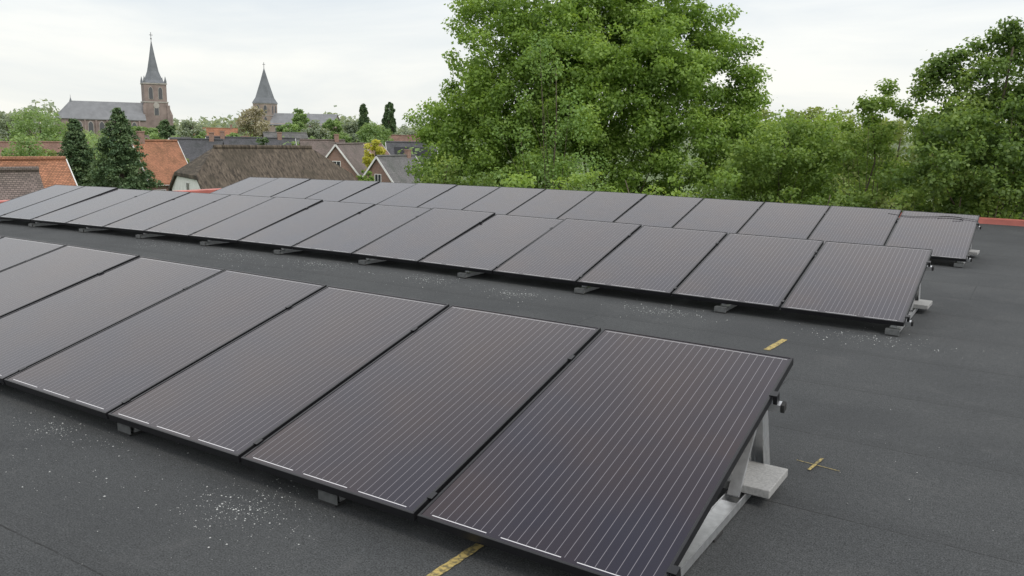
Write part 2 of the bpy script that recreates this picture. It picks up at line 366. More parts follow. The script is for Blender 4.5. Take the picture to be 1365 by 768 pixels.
for (x1, y1, n, rn) in rows:
    for s, nm in ((.12,'lower'),(1.30,'upper')):
        xe = x1+.035; xe2 = x1-n*W-.03
        t = empty('mounting_rail', onp(xe, y1, s, -.058)); tag(t, f'aluminium rail under the {nm} edge of the {rn} solar panel row', 'rail', 'long aluminium rails carrying the panels')
        O = t.location.copy(); mb = MB(); q = np.linspace(xe, xe2, n+1)
        for a, bb in zip(q[:-1], q[1:]):
            mb.bar(onp(a,y1,s,-.058)-O, onp(bb,y1,s,-.058)-O, .038, .036, (0,-math.sin(TILT),math.cos(TILT)))
        mb.build('rail', M['alu'], t)
        e_ = MB(); e_.bar(onp(xe+.018,y1,s,-.056)-O, onp(xe+.0005,y1,s,-.056)-O, .040, .040, (0,-math.sin(TILT),math.cos(TILT))); e_.build('end_cap', M['rubber'], t, bevel=.003)
        e_ = MB(); e_.bar(onp(x1+.022,y1,s,-.020)-O, onp(x1+.004,y1,s,-.020)-O, .04, .036, (0,-math.sin(TILT),math.cos(TILT)))
        e_.bar(onp(x1+.022,y1,s,.003)-O, onp(x1-.012,y1,s,.003)-O, .04, .005, (0,-math.sin(TILT),math.cos(TILT))); e_.build('end_clamp', M['black'], t)
        for k in range(1, n):
            xx = x1-k*W+.0
            e_ = MB(); e_.bar(onp(xx+.012,y1,s,.003)-O, onp(xx-.012,y1,s,.003)-O, .04, .004, (0,-math.sin(TILT),math.cos(TILT))); e_.build('mid_clamp', M['black'], t)
def make_support():
    t = empty('support_frame')
    base = MB(); base.box(-.04,.04,.03,1.42,.012,.018); base.box(-.04,-.035,.03,1.42,.018,.05); base.box(.035,.04,.03,1.42,.018,.05); base.box(-.034,.034,.03,.92,.046,.0495)
    base.build('base_rail', M['alu'], t)
    ff = MB(); ff.box(-.055,.055,.004,.08,.0505,.055); ff.box(-.055,.055,.0,.004,.012,.055); ff.build('front_foot', M['foot'], t)
    fb = MB(); fb.box(-.022,.022,.10,.14,.056,.078); fb.build('front_bracket', M['alu'], t)
    yr = 1.30*math.cos(TILT); zr = LOWZ+1.30*math.sin(TILT)-.078
    rl = MB()
    for s_ in (-1,1): rl.bar((s_*.033,1.39,.03),(s_*.026,yr+.02,zr), .005, .085, (0,1,0))
    rl.bar((0,1.40,.06),(0,yr+.045,zr-.02), .055, .005, (0,1,0)); rl.build('rear_leg', M['alu'], t)
    br = MB(); br.bar((0,.98,.052),(0,yr-.02,zr-.01), .05, .022, (0,1,0)); br.build('brace', M['alu'], t)
    for y_ in (.0, .62, 1.3):
        p = MB(); p.box(-.045,.045,y_,y_+.10,.001,.0115); p.build('rubber_pad', M['rubber'], t)
    return t
sp = make_support(); first = True
pv = None
for (x1, y1, n, rn) in rows:
    i = 0
    while True:
        kk = .08+1.43*i
        if kk > n-.05: break
        xx = x1-kk*W
        o = sp if first else copy_tree(sp); first = False
        o.location = (xx, y1+{'nearest':.055,'middle':-.03}.get(rn,0), rz(xx)); tag(o, f'aluminium support frame under the {rn} solar panel row, {ORD[i]} from its right end', 'support frame', 'triangular support frames under the panels')
        if pv is None:
            mb = MB(); mb.box(-.12,.12,-.15,.15,0,.038); pv = mb.build('paving_slab', M['paver'], None, bevel=.004); p = pv
        else: p = pv.copy(); col.objects.link(p)
        p.location = (xx+.02, y1+1.24, rz(xx)+.0515); p.rotation_euler=(0,0,rng.normal(0,.02))
        tag(p, f'grey concrete ballast slab under the {rn} row of panels, {ORD[i]} from its right end', 'concrete slab', 'concrete slabs weighing down the support frames')
        i += 1
x3, y3 = rows[2][0], rows[2][1]
pts = []
for t_ in np.linspace(0,1,30):
    xx = x3-.02-1.15*t_; s = 1.42+.05*math.sin(t_*6.2)+.05*t_; pts.append(onp(xx, y3, s, .004))
pts = [onp(x3+.02,y3,1.3,-.03), onp(x3+.01,y3,1.33,.004)]+pts
mb = MB(); mb.tube(pts, .0035, 6)
pts = [onp(x3-.35-.16*math.cos(a), y3, 1.44+.05*math.sin(a), .009) for a in np.linspace(0,4.5,18)]
mb.tube(pts, .0035, 6); tag(mb.build('cable', M['rubber'], None, smooth=True), 'thin black loose cable lying over the end panel of the farthest row', 'cable')

# ------------------------------------------------------------------ marks and debris on the roof
def mark(p0, p1, w0, z=.004):
    a = ground(*p0); b_ = ground(*p1); d = (b_-a).normalized(); n_ = Vector((-d.y,d.x,0))*(w0/2)
    mb = MB(); k = 10
    for i in range(k+1):
        q = a.lerp(b_, i/k); j = rng.uniform(.85,1.1)
        mb.v += [tuple(q-n_*j+Vector((0,0,z))), tuple(q+n_*j+Vector((0,0,z)))]
        if i: mb.f.append((2*i-2,2*i-1,2*i+1,2*i))
    return mb
o = mark((572,772),(640,727),.04).build('chalk_mark', M['chalk']); tag(o,'yellow chalk stripe on the felt in front of the nearest row, at bottom edge','chalk mark')
o = mark((1022,467),(1046,453),.05).build('chalk_mark', M['chalk']); tag(o,'short yellow chalk stripe on the felt just behind the nearest row','chalk mark')
mb = mark((1062,614),(1119,629),.006); m2 = mark((1078,628),(1096,613),.015,z=.008)
mb.add(m2.v, m2.f); tag(mb.build('chalk_cross', M['chalk']), 'small yellow chalk cross on the felt right of the nearest concrete slab', 'chalk mark')
mb = MB()
patches = [((75,573),.16,230),((150,585),.35,80),((320,678),.19,340),((360,660),.16,150),((300,700),.3,140),((425,352),.35,330),((330,345),.6,150),((570,373),.32,330),((690,392),.25,280),((885,415),.28,350),((1160,452),.36,280),((310,338),.3,170),((215,322),.5,150),((620,430),.7,90),((80,640),.5,80),((500,400),.8,90),((1150,600),1.,30),((40,520),.3,60),((700,720),.5,40)]
for (pp, sg, n) in patches:
    c0 = ground(*pp)
    for _ in range(n):
        x_ = c0.x+rng.normal(0,sg)*rng.uniform(.3,1.3); y_ = c0.y+rng.normal(0,sg*.55)*rng.uniform(.3,1.3); r_ = min(.0055, .0009+rng.exponential(.0010)); a = rng.uniform(0,3.1)
        if c0.y > 6: r_ *= 1.4
        z0 = rz(x_)
        vs = [(x_+r_*math.cos(a+t_)*rng.uniform(.6,1.3), y_+r_*math.sin(a+t_)*rng.uniform(.6,1.3), z0+.0005) for t_ in (0,1.57,3.14,4.71)]+[(x_,y_,z0+r_*.8)]
        mb.add(vs, [(0,1,4),(1,2,4),(2,3,4),(3,0,4)])
tag(mb.build('scattered_grit', M['debris']), 'white grit scattered over the dark roofing felt', 'grit', kind='stuff')

# ------------------------------------------------------------------ foliage builder
def leaves(name, C, Rr, per, size, mat, parent, flat=.7, tintc=None, droop=0, org=Vector((0,0,0)), shell=.35):
    C = np.asarray(C, float); Rr = np.asarray(Rr, float); n = len(C)
    cnt = np.maximum(3, (per*(Rr/Rr.mean())**2).astype(int)) if n > 1 else np.array([per])
    idx = np.repeat(np.arange(n), cnt); m_ = len(idx)
    d = rng.normal(size=(m_,3)); d /= np.linalg.norm(d,axis=1)[:,None]
    rad = shell+(1-shell)*rng.random(m_)**.6; rad *= 1+.25*rng.normal(size=m_)*(rng.random(m_)<.3)
    off = d*(rad*Rr[idx])[:,None]; off[:,2] *= flat; off[:,2] -= droop*np.linalg.norm(off[:,:2],axis=1)
    P = C[idx]+off-np.array(org)
    nr = d*.5+np.array([0,0,.55])+rng.normal(size=(m_,3))*.55; nr /= np.linalg.norm(nr,axis=1)[:,None]
    tv = rng.normal(size=(m_,3)); a = np.cross(nr,tv); a /= np.linalg.norm(a,axis=1)[:,None]; b_ = np.cross(nr,a)
    s = size*rng.uniform(.6,1.35,m_)[:,None]
    V = np.empty((m_,4,3)); V[:,0]=P-a*s*.5; V[:,1]=P+b_*s*.36+a*s*.08; V[:,2]=P+a*s*.5; V[:,3]=P-b_*s*.36+a*s*.08
    me = bpy.data.meshes.new(name); me.vertices.add(m_*4); me.vertices.foreach_set('co', V.reshape(-1))
    me.loops.add(m_*4); me.loops.foreach_set('vertex_index', np.arange(m_*4)); me.polygons.add(m_); me.polygons.foreach_set('loop_start', np.arange(0,m_*4,4))
    me.update(calc_edges=True)
    ct = rng.normal(.5,.16,n) if tintc is None else np.asarray(tintc)
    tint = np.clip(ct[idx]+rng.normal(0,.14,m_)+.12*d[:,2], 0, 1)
    at_ = me.attributes.new('tint','FLOAT','FACE'); at_.data.foreach_set('value', tint.astype(np.float32))
    me.materials.append(mat); o = bpy.data.objects.new(name, me); col.objects.link(o); o.parent = parent
    return o
def clumps_in(lobes, dens, rmin, rmax, inner=.45):
    C=[];Rr=[];T=[]
    for (c0, r0) in lobes:
        n = max(4, int(dens*r0*r0)); lt = rng.normal(.5,.10)
        for _ in range(n):
            d = rng.normal(size=3); d /= np.linalg.norm(d)
            rr = r0*(inner+(1-inner)*rng.random()**.5)*rng.uniform(.8,1.14)
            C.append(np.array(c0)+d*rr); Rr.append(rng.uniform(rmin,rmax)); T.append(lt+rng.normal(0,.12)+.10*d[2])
    return np.array(C), np.array(Rr), np.array(T)
def branchy(base, C, n, r0, parent, mat, org, h1):
    mb = MB(); base = Vector(base); top = Vector(np.mean(C,axis=0)); top.z = max(c[2] for c in C)*.8+.2*top.z
    trunk = [base.lerp(top, t)+Vector((rng.normal(0,.1*h1),rng.normal(0,.1*h1),0))*(1 if t>0 else 0) for t in np.linspace(0,1,8)]
    rad = [r0*(1-.85*t)+(.25*r0 if t==0 else 0) for t in np.linspace(0,1,8)]
    mb.tube([p-org for p in trunk], rad, 8)
    for i in rng.choice(len(C), min(n,len(C)), replace=False):
        e_ = Vector(C[i]); zf = rng.uniform(.2,.8); j = zf*7; i0 = int(j); s = trunk[i0].lerp(trunk[min(7,i0+1)], j-i0)
        if s.z > e_.z: zf = .2; s = trunk[1].lerp(trunk[2], .5)
        mid = s.lerp(e_, .5)+Vector((rng.normal(0,.15),rng.normal(0,.15),rng.uniform(.0,.35)))*h1
        ra = r0*(1-zf)*.45
        q = [s, s.lerp(mid,.5)+Vector((0,0,.05*h1)), mid, mid.lerp(e_,.5), e_]
        mb.tube([p-org for p in q], [ra,ra*.8,ra*.55,ra*.35,ra*.15], 5)
    return mb.build('trunk', mat, parent, smooth=True)
def lobe_tree(name, lobes_px, d, mat, label, dens=9, rr=(.3,.6), per=150, size=.12, nb=40, tr=.25, flat=.7, basepx=None, group='trees and shrubs behind the roof', depth=1., cat='tree', shell=.35, bark='bark', inner=.45):
    lobes = []
    for (px,py,rp,*dz) in lobes_px:
        dd = d+(dz[0] if dz else rng.uniform(-.6,.6))*depth; lobes.append((at(px,py,dd), rp*dd/F))
    bp_ = at(basepx if basepx else np.mean([l[0] for l in lobes_px]), 250, d); base = Vector((bp_.x,bp_.y,GZ))
    root = empty(name, base); tag(root, label, cat, group)
    C,Rr,T = clumps_in(lobes, dens, *rr, inner=inner)
    branchy(base, C, nb, tr, root, M[bark], base, 1)
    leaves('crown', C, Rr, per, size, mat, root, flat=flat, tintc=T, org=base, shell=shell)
    return root

lobe_tree('maple_tree', [(700,235,75,-1.5),(655,205,70,-1),(610,180,55,-.5),(590,165,38,0),(690,110,88,-1),(648,120,55,-.6),(655,45,58,0),(738,20,80,-.5),(825,10,85,0),(800,110,115,-2),(895,55,76,0),(945,110,62,-.5),(915,170,85,-1.5),(975,155,48,0),(780,200,95,-2.5),(990,205,50,0),(1005,180,34,0),(860,240,70,-2),(640,10,30,.5),(760,-22,42,0),(860,-22,42,.4),(560,172,20,0),(925,25,44,0),(740,80,75,-2),(860,100,75,-2.2),(700,170,60,-2),(965,75,28,0),(820,50,70,-1.8),(610,100,22,0),(600,225,45,-.5),(790,110,90,.5)],
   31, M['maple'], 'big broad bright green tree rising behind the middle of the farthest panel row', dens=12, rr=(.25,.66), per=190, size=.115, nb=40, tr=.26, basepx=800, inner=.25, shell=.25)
lobe_tree('slender_tree', [(735,130,42),(750,190,60),(700,215,50),(770,240,50),(720,80,24)], 26, M['maple2'], 'pale green light-leaved tree in front of the big broad tree', dens=8, rr=(.22,.5), per=90, size=.09, nb=20, tr=.07, flat=1)
lobe_tree('shrub', [(600,245,42),(570,240,26),(640,252,34),(560,258,30)], 23, M['darkleaf'], 'dark low shrub at the left foot of the big broad tree', dens=16, rr=(.2,.4), per=90, size=.09, nb=10, tr=.07, cat='shrub')
lobe_tree('shrub', [(800,265,40),(860,275,45),(740,268,38),(930,262,50),(690,262,30)], 20.5, M['maple'], 'green shrub under the crown of the big broad tree', dens=14, rr=(.2,.4), per=80, size=.1, nb=10, tr=.07, cat='shrub')
lobe_tree('hazel_tree', [(1010,250,55),(1050,220,60),(1010,205,45),(1080,245,58),(1045,185,34),(1090,205,40),(970,235,45),(1085,178,26)], 23, M['shrub'], 'yellow-green bushy tree right beside the big broad tree', dens=17, rr=(.25,.5), per=130, size=.09, nb=14, tr=.1, inner=.2)
for (px,py,rp,lb) in ((1110,205,52,'olive green bush behind the thin-topped tree'),(1195,200,50,'olive green bush behind the dark right tree'),(1030,200,45,'olive green bush between the big broad tree and the thin-topped tree'),(1300,190,60,'olive green bush seen through the dark right tree')):
    lobe_tree('bush', [(px,py,rp),(px-30,py+40,rp),(px+35,py+42,rp),(px,py+75,rp)], 29, M['olive'] if px==1195 else M['shrub'], lb, dens=11, rr=(.3,.6), per=110, size=.12, nb=10, tr=.1, cat='bush', inner=.2)
lobe_tree('field_tree', [(1080,172,26),(1050,168,20),(1120,174,26),(1150,180,28),(1020,165,16),(1100,200,40),(1060,200,40),(1150,215,40),(1200,195,36)], 75, M['olive'], 'distant olive brown trees seen over the bushes at right', dens=2., rr=(.5,1.1), per=120, size=.26, nb=8, tr=.2, basepx=1090)
lobe_tree('alder_tree', [(1130,245,55),(1165,215,42),(1175,255,55),(1145,185,22),(1180,165,20),(1182,138,9),(1183,118,5),(1160,160,9),(1155,142,5),(1195,185,26),(1120,205,33),(1205,150,7),(1128,168,8)], 22, M['shrub'], 'thin-topped leafy tree between the yellow-green bush and the dark right tree', dens=17, rr=(.12,.34), per=90, size=.08, nb=16, tr=.06, inner=.2)
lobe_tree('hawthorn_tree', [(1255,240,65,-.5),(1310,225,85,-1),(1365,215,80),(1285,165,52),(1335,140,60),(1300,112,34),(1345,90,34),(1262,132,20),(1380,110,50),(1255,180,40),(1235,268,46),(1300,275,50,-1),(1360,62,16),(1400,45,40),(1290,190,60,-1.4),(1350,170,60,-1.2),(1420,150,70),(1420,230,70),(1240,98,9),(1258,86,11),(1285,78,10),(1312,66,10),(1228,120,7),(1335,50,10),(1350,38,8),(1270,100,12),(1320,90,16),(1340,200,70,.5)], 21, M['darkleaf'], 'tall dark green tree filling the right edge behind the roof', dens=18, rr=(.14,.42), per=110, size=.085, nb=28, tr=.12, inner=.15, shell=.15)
lobe_tree('shrub', [(1105,270,30),(1060,268,30),(1150,275,32)], 19.8, M['darkleaf'], 'low dark shrub just beyond the red roof edge at right', dens=18, rr=(.18,.35), per=80, size=.08, nb=8, tr=.06, cat='shrub')
lobe_tree('shrub', [(1215,285,30),(1260,285,30),(1330,288,34),(1290,290,25)], 19.6, M['shrub'], 'low green shrub just beyond the red roof edge under the dark right tree', dens=18, rr=(.18,.35), per=80, size=.08, nb=8, tr=.06, cat='shrub')

def conifer(px, top, wpx, d, label):
    p = at(px, top, d); base = Vector((p.x,p.y,GZ)); H = p.z-GZ; wr = wpx*d/F/2
    root = empty('conifer_tree', base); tag(root, label, 'tree', 'trees and shrubs among the houses')
    C=[];Rr=[];T=[]
    for i in range(620):
        t = rng.random()**.85; z = GZ+H*(.1+.9*t); rad = wr*1.3*(1-t)**.72*rng.uniform(.3,1.12)*(1+.12*math.sin(t*26))+.08; a = rng.uniform(0,6.283)
        C.append((p.x+rad*math.cos(a), p.y+rad*math.sin(a), z-rad*.15)); Rr.append(.2+.5*(1-t)); T.append(rng.normal(.45,.22))
    mb = MB(); mb.tube([(0,0,0),(0,0,H*.5),(0,0,H*.97)],[.25,.15,.03],8); mb.build('trunk', M['bark'], root)
    leaves('crown', C, Rr, 75, .15, M['conifer'], root, flat=.5, tintc=T, org=base, droop=.3)
conifer(98, 158, 50, 62, 'narrow dark conifer, the left one of the pair beside the brick house')
conifer(157, 144, 88, 58, 'broad dark conifer beside the orange roofed brick house')

FARG = 'trees and shrubs among the houses'
def far_tree(px, top, wpx, d, mk, label, shape='round', name='garden_tree', bottom=.18, cat='tree', dens=1., group=FARG):
    p = at(px, top, d); base = Vector((p.x,p.y,GZ)); H = max(1.5,p.z-GZ); wr = wpx*d/F/2
    root = empty(name, base); tag(root, label, cat, group)
    C=[];Rr=[]; n = int(70*dens)
    cz = GZ+H*(1+bottom)/2; hz = H*(1-bottom)/2
    for i in range(n):
        dd = rng.normal(size=3); dd /= np.linalg.norm(dd); s = rng.uniform(.5,.92)
        C.append((p.x+dd[0]*wr*s, p.y+dd[1]*wr*s, cz+dd[2]*hz*s)); Rr.append(min(wr,hz)*rng.uniform(.16,.34))
    mb = MB(); mb.tube([(0,0,0),(rng.normal(0,.1),0,H*.4),(0,0,H*.85)],[H*.025,H*.018,H*.004],6)
    for i in range(10):
        c_ = Vector(C[i])-base; mb.tube([(0,0,H*.3),(c_.x*.5,c_.y*.5,(H*.3+c_.z)/2+H*.03),tuple(c_)],[H*.01,H*.006,H*.002],4)
    mb.build('trunk', M['barkfar'], root)
    leaves('crown', C, Rr, 60 if shape=='round' else 130, max(.12, d*.0024), M[mk], root, flat=.8 if shape=='round' else 2.2, org=base)
far_tree(36,170,50,70,'fargreen','bright light green tree left of the dark conifers')
far_tree(50,138,75,190,'fargreen','large light green round tree in the left distance')
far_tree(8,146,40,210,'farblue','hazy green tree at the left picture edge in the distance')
far_tree(221,153,26,150,'conifer','small dark tree right of the church with the tall tower')
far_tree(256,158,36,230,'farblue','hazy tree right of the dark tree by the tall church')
far_tree(190,165,50,300,'fargreen','green tree before the nave of the tall church')
far_tree(338,138,44,300,'bare','grey budding tree left of the smaller church tower')
far_tree(400,143,24,330,'fargreen','round light green tree right of the smaller church tower')
far_tree(385,160,36,250,'fargreen','low green tree before the nave of the smaller church')
far_tree(420,160,34,240,'farblue','low hazy tree under the grey church roof')
far_tree(445,152,30,260,'fargreen','green tree at the right end of the grey church roof')
far_tree(470,158,34,230,'farblue','hazy green tree left of the first poplar')
far_tree(484,132,14,220,'conifer','slim dark poplar, left one of three columns', 'col','poplar_tree',.1)
far_tree(516,128,12,215,'conifer','slim dark tall poplar, middle one of three columns','col','poplar_tree',.1)
far_tree(523,136,10,205,'conifer','slim shorter poplar touching the tallest one on its right','col','poplar_tree',.1)
far_tree(500,180,30,105,'yellow','bright yellow flowering bush beside the gabled houses', name='flowering_bush', cat='bush')
far_tree(500,162,50,180,'fargreen','green tree at the foot of the poplars')
far_tree(545,166,44,200,'farblue','hazy tree right of the poplars')
far_tree(580,150,44,160,'fargreen','green tree peeking out left of the big broad tree')
far_tree(455,174,34,140,'fargreen','green tree just above the pair of white trimmed gables')
far_tree(238,203,26,99,'olive','olive bush between brick house and thatched farmhouse', name='garden_bush', cat='bush')
far_tree(108,228,44,46,'shrub','green bush in front of the dark conifers', name='garden_bush', cat='bush')
far_tree(488,222,28,84,'shrub','olive green bush in front of the gabled houses', name='garden_bush', cat='bush')
far_tree(588,190,50,70,'olive','olive green tree right of the dark roofed house')
far_tree(310,172,30,170,'fargreen','green tree among the distant roofs between both churches')
far_tree(350,178,22,120,'conifer','small dark evergreen above the thatched roof')
far_tree(150,180,40,230,'fargreen','green tree among the roofs below the long church nave')
far_tree(270,176,30,150,'fargreen','green tree above the left end of the thatched roof')
far_tree(415,176,26,132,'fargreen','light green tree above the right end of the thatched roof')
far_tree(64,192,40,90,'olive','olive tree between left orange roof and narrow conifer')
far_tree(14,184,50,95,'fargreen','green tree behind the left orange tiled roof')
far_tree(124,178,40,100,'fargreen','green tree behind and between the two dark conifers')
far_tree(205,172,30,140,'fargreen','green tree above the orange roofed brick house')
C=[];Rr=[]
for i in range(1500):
    px = rng.uniform(-250,1650); d = rng.uniform(520,1100); p = at(px, 168, d); C.append((p.x,p.y,GZ+rng.uniform(1,13)*(1+.3*math.sin(px*.02)))); Rr.append(rng.uniform(4,9))
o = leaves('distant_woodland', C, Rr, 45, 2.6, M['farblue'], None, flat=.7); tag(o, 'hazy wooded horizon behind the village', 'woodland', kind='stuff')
C=[];Rr=[]
for i in range(750):
    px = rng.uniform(-100,640); d = rng.uniform(118,380); p = at(px, 168, d); C.append((p.x,p.y,GZ+rng.uniform(.5,5.4))); Rr.append(rng.uniform(1.4,2.9))
o = leaves('village_greenery', C, Rr, 75, .6, M['fargreen'], None, flat=.7); tag(o, 'hedges and garden greenery between the village houses', 'greenery', kind='stuff')

# ------------------------------------------------------------------ houses
def window(mbp, cx, z0, w_, h_, side, off, frame='whitetrim'):
    f = MB(); p = MB(); t = .07; prot = .05
    def B(m_, u0,u1,z0_,z1_,a,b_):
        if side=='f': m_.box(u0,u1,off-b_,off-a,z0_,z1_)
        elif side=='l': m_.box(off-b_,off-a,u0,u1,z0_,z1_)
        else: m_.box(off+a,off+b_,u0,u1,z0_,z1_)
    x0,x1,z1 = cx-w_/2,cx+w_/2,z0+h_
    B(f,x0,x0+t,z0,z1,.002,prot); B(f,x1-t,x1,z0,z1,.002,prot); B(f,x0+t,x1-t,z0,z0+t,.002,prot); B(f,x0+t,x1-t,z1-t,z1,.002,prot)
    B(f,cx-t/2,cx+t/2,z0+t,z1-t,.002,prot-.005); B(f,x0-.05,x1+.05,z0-.08,z0-.001,.002,prot+.05)
    o = f.build('window', M[frame], mbp)
    B(p,x0+t,x1-t,z0+t,z1-t,.003,.02); p.build('pane', M['glasspane'], o)
def house(px, ridge_py, d, length, depth, eave, rotx, wall, roof, label, chim=(), wins=(), trim=None, name='brick_house', over=.35, slab=.16, group='houses of the village', half=0):
    """half: length by which the ridge stops short of the gables, giving a half-hipped end"""
    p = at(px, ridge_py, d); base = Vector((p.x,p.y,GZ)); H = p.z-GZ
    root = empty(name, base, (0,0,face(px,d)+R(rotx))); tag(root, label, 'house', group)
    l2, w2 = length/2, depth/2
    wl = MB(); hz = H-slab*1.3; sl = (H-eave)/w2; ov = over; ez = eave-ov*sl; L2 = l2+.25
    if half:
        zc = eave+(H-eave)*.36; yc = w2*.64
        wl.prism([(-w2,0),(w2,0),(w2,eave-slab),(yc,zc-slab*1.3),(-yc,zc-slab*1.3),(-w2,eave-slab)], -l2, l2, 'x')
    else: wl.prism([(-w2,0),(w2,0),(w2,eave),(0,hz),(-w2,eave)], -l2, l2, 'x')
    wl.build('wall', M[wall], root)
    rf = MB()
    for s_ in (-1,1):
        y0 = s_*(w2+ov)
        if half: v_ = [(-L2,y0,ez),(L2,y0,ez),(L2,s_*yc,zc),(L2-half,0,H),(-L2+half,0,H),(-L2,s_*yc,zc)]
        else: v_ = [(-L2,y0,ez),(L2,y0,ez),(L2,0,H),(-L2,0,H)]
        n_ = len(v_); lo = [(a,b_,c_-slab) for a,b_,c_ in v_]
        rf.add(v_+lo, [tuple(range(n_)), tuple(range(2*n_-1,n_-1,-1))]+[(i,(i+1)%n_,(i+1)%n_+n_,i+n_) for i in range(n_)])
    if half:
        for s_ in (-1,1):
            rf.add([(s_*L2,-yc,zc),(s_*L2,yc,zc),(s_*(L2-half),0,H),(s_*L2,-yc,zc-slab),(s_*L2,yc,zc-slab)],[(0,1,2),(0,3,4,1)])
    r_ = rf.build('roof', M[roof], root)
    rc = MB(); rc.tube([(-L2+half,0,H+.03),(L2-half,0,H+.03)], .13 if not half else .24, 8); rc.build('ridge_cap', M[roof], r_)
    for (cx, cy, ch) in chim:
        c_ = MB(); zc_ = H-abs(cy)*sl; c_.box(cx-.3,cx+.3,cy-.25,cy+.25,zc_-.6,zc_+ch); c_.box(cx-.36,cx+.36,cy-.31,cy+.31,zc_+ch+.001,zc_+ch+.12); c_.build('chimney', M['brick'], r_)
    if trim:
        for s_ in (-1,1):
            b_ = MB()
            for q in (-1,1): b_.bar((s_*(L2+.03), q*(w2+ov+.02), ez-.08), (s_*(L2+.03), 0, H-.06), .05, .20, (0,0,1))
            b_.build('bargeboard', M[trim], root)
        for q in (-1,1):
            g_ = MB(); g_.box(-L2,L2,q*(w2+ov)-.06,q*(w2+ov)+.06,ez-.22,ez-.165+.0); g_.build('gutter', M[trim], root)
    for (cx,z0,ww,hh,side) in wins:
        off = -w2 if side=='f' else (-l2 if side=='l' else l2)
        window(root, cx, z0, ww, hh, side, off)
    return root

house(352,197,88,15.,11.5,3.0,20,'white','thatch','long white farmhouse under a steep brown thatched roof',half=2.8,over=.5,slab=.32,name='thatched_farmhouse',
      wins=[(-5.,.9,1.3,1.1,'f'),(-2,.9,1.3,1.1,'f'),(2.5,.9,1.3,1.1,'f'),(-2.6,.9,1.1,1.3,'l'),(1.8,.9,1.1,1.3,'l'),(0,2.6,1.,1.,'l')])
house(206,188,98,4.6,6.0,3.4,28,'brick','orange','brick house with steep orange tiled roof right of the conifers',chim=[(-1.5,.0,.9)],trim='whitetrim',
      wins=[(-1.2,1,1.2,1.3,'r'),(0,4,1,1.1,'r'),(-1.3,1,1.3,1.3,'f'),(1.3,1,1.3,1.3,'f'),(0,4,1,1.1,'l')])
house(-30,213,52,8,8,3.0,14,'brick','orange','house with bright orange tiled roof and white verge at the left edge',trim='whitetrim',wins=[(-1,4,.9,.9,'r'),(1,1,1.2,1.2,'r')])
house(-62,228,43,6,6.5,3.0,10,'brick','browntile','low brown tiled house in front of the orange roof at the left edge',wins=[(0,1,1.2,1.2,'r')])
house(466,192,112,8,5.6,3.6,66,'brick','browntile','brown roofed house with white trimmed gable, left of the pair',trim='whitetrim',wins=[(0,3.8,1.1,1.1,'l'),(0,3.8,1.1,1.1,'r'),(-1.4,1,1.1,1.2,'l')])
house(492,192,120,8,5.6,3.6,66,'brick','orange2','red-brown house with white trimmed gable, right of the pair',trim='whitetrim',wins=[(0,3.8,1.1,1.1,'l'),(0,3.8,1.1,1.1,'r')])
house(528,208,98,6,5.5,2.9,48,'brick','greytile','brick house with grey roof and pale verge near the olive bush',trim='whitetrim',chim=[(2,0,.6)],wins=[(0,3.,1,1,'l'),(0,3.,1,1,'r')])
sh = house(548,190,128,7,8,3.4,6,'brick','darktile','dark roofed house with small solar panels left of the big tree',trim='whitetrim',wins=[(-2,1,1.4,1.3,'f'),(2,1,1.4,1.3,'f')])
p = at(548,190,128); H = p.z-GZ; sl = (H-3.4)/4.; ang = math.atan(sl)
for i in range(5):
    mb = MB(); x0 = -2.6+i*1.05
    def sp_(x, s, dz): return (x, -4.*(s)-dz*math.sin(ang)*1., 3.4+(H-3.4)*(1-s)+dz*math.cos(ang))
    mb.add([sp_(x0,.2,.08),sp_(x0+1.,.2,.08),sp_(x0+1.,.55,.08),sp_(x0,.55,.08),sp_(x0,.2,.02),sp_(x0+1.,.2,.02),sp_(x0+1.,.55,.02),sp_(x0,.55,.02)],[(0,1,2,3),(4,5,6,7),(0,1,5,4),(1,2,6,5),(2,3,7,6),(3,0,4,7)])
    mb.build('roof_panel', M['black'], sh)
house(335,184,130,12,8,3.6,5,'brick','darktile','long dark roofed house just above the thatched ridge',chim=[(-4,0,.8),(4,0,.8)],trim='whitetrim')
house(262,186,125,6.5,7,3.6,-10,'brick','darktile','dark roofed house above the left end of the thatched roof',chim=[(2,0,.9)])
house(240,184,150,6,6,3.6,60,'brick','greytile','grey gabled house right of the orange roofed brick house',trim='whitetrim')
house(400,185,138,7,6,3.6,60,'brick','greytile','grey gabled house above the right part of the thatched ridge',trim='whitetrim',wins=[(0,4,1,1,'l')])
house(430,187,126,6,7,3.6,10,'brick','browntile','brown roofed house left of the white trimmed gables',chim=[(2,0,.8)])
house(72,190,128,5,6,3.4,12,'brick','orange2','red-brown roof seen left of the narrow conifer')
house(4,190,125,7,8,3.4,12,'brick','orange2','distant red-brown roofed house at the left edge')
house(288,171,250,11,9,4.2,-6,'brick','orange','distant long orange roof between the two churches',chim=[(4,0,1)])
house(300,182,180,9,8,3.8,8,'brick','orange2','distant red-brown roof above the thatched roof')
house(180,181,190,9,8,3.8,6,'brick','browntile','distant brown roof below the tall church tower')
house(545,181,190,9,8,3.8,-10,'brick','orange2','distant red-brown roof left of the big tree')
house(380,177,210,10,8,4,15,'brick','greytile','distant grey roof under the smaller church tower')
house(60,178,220,12,9,4,-12,'brick','browntile','distant brown roof behind the bright green tree')

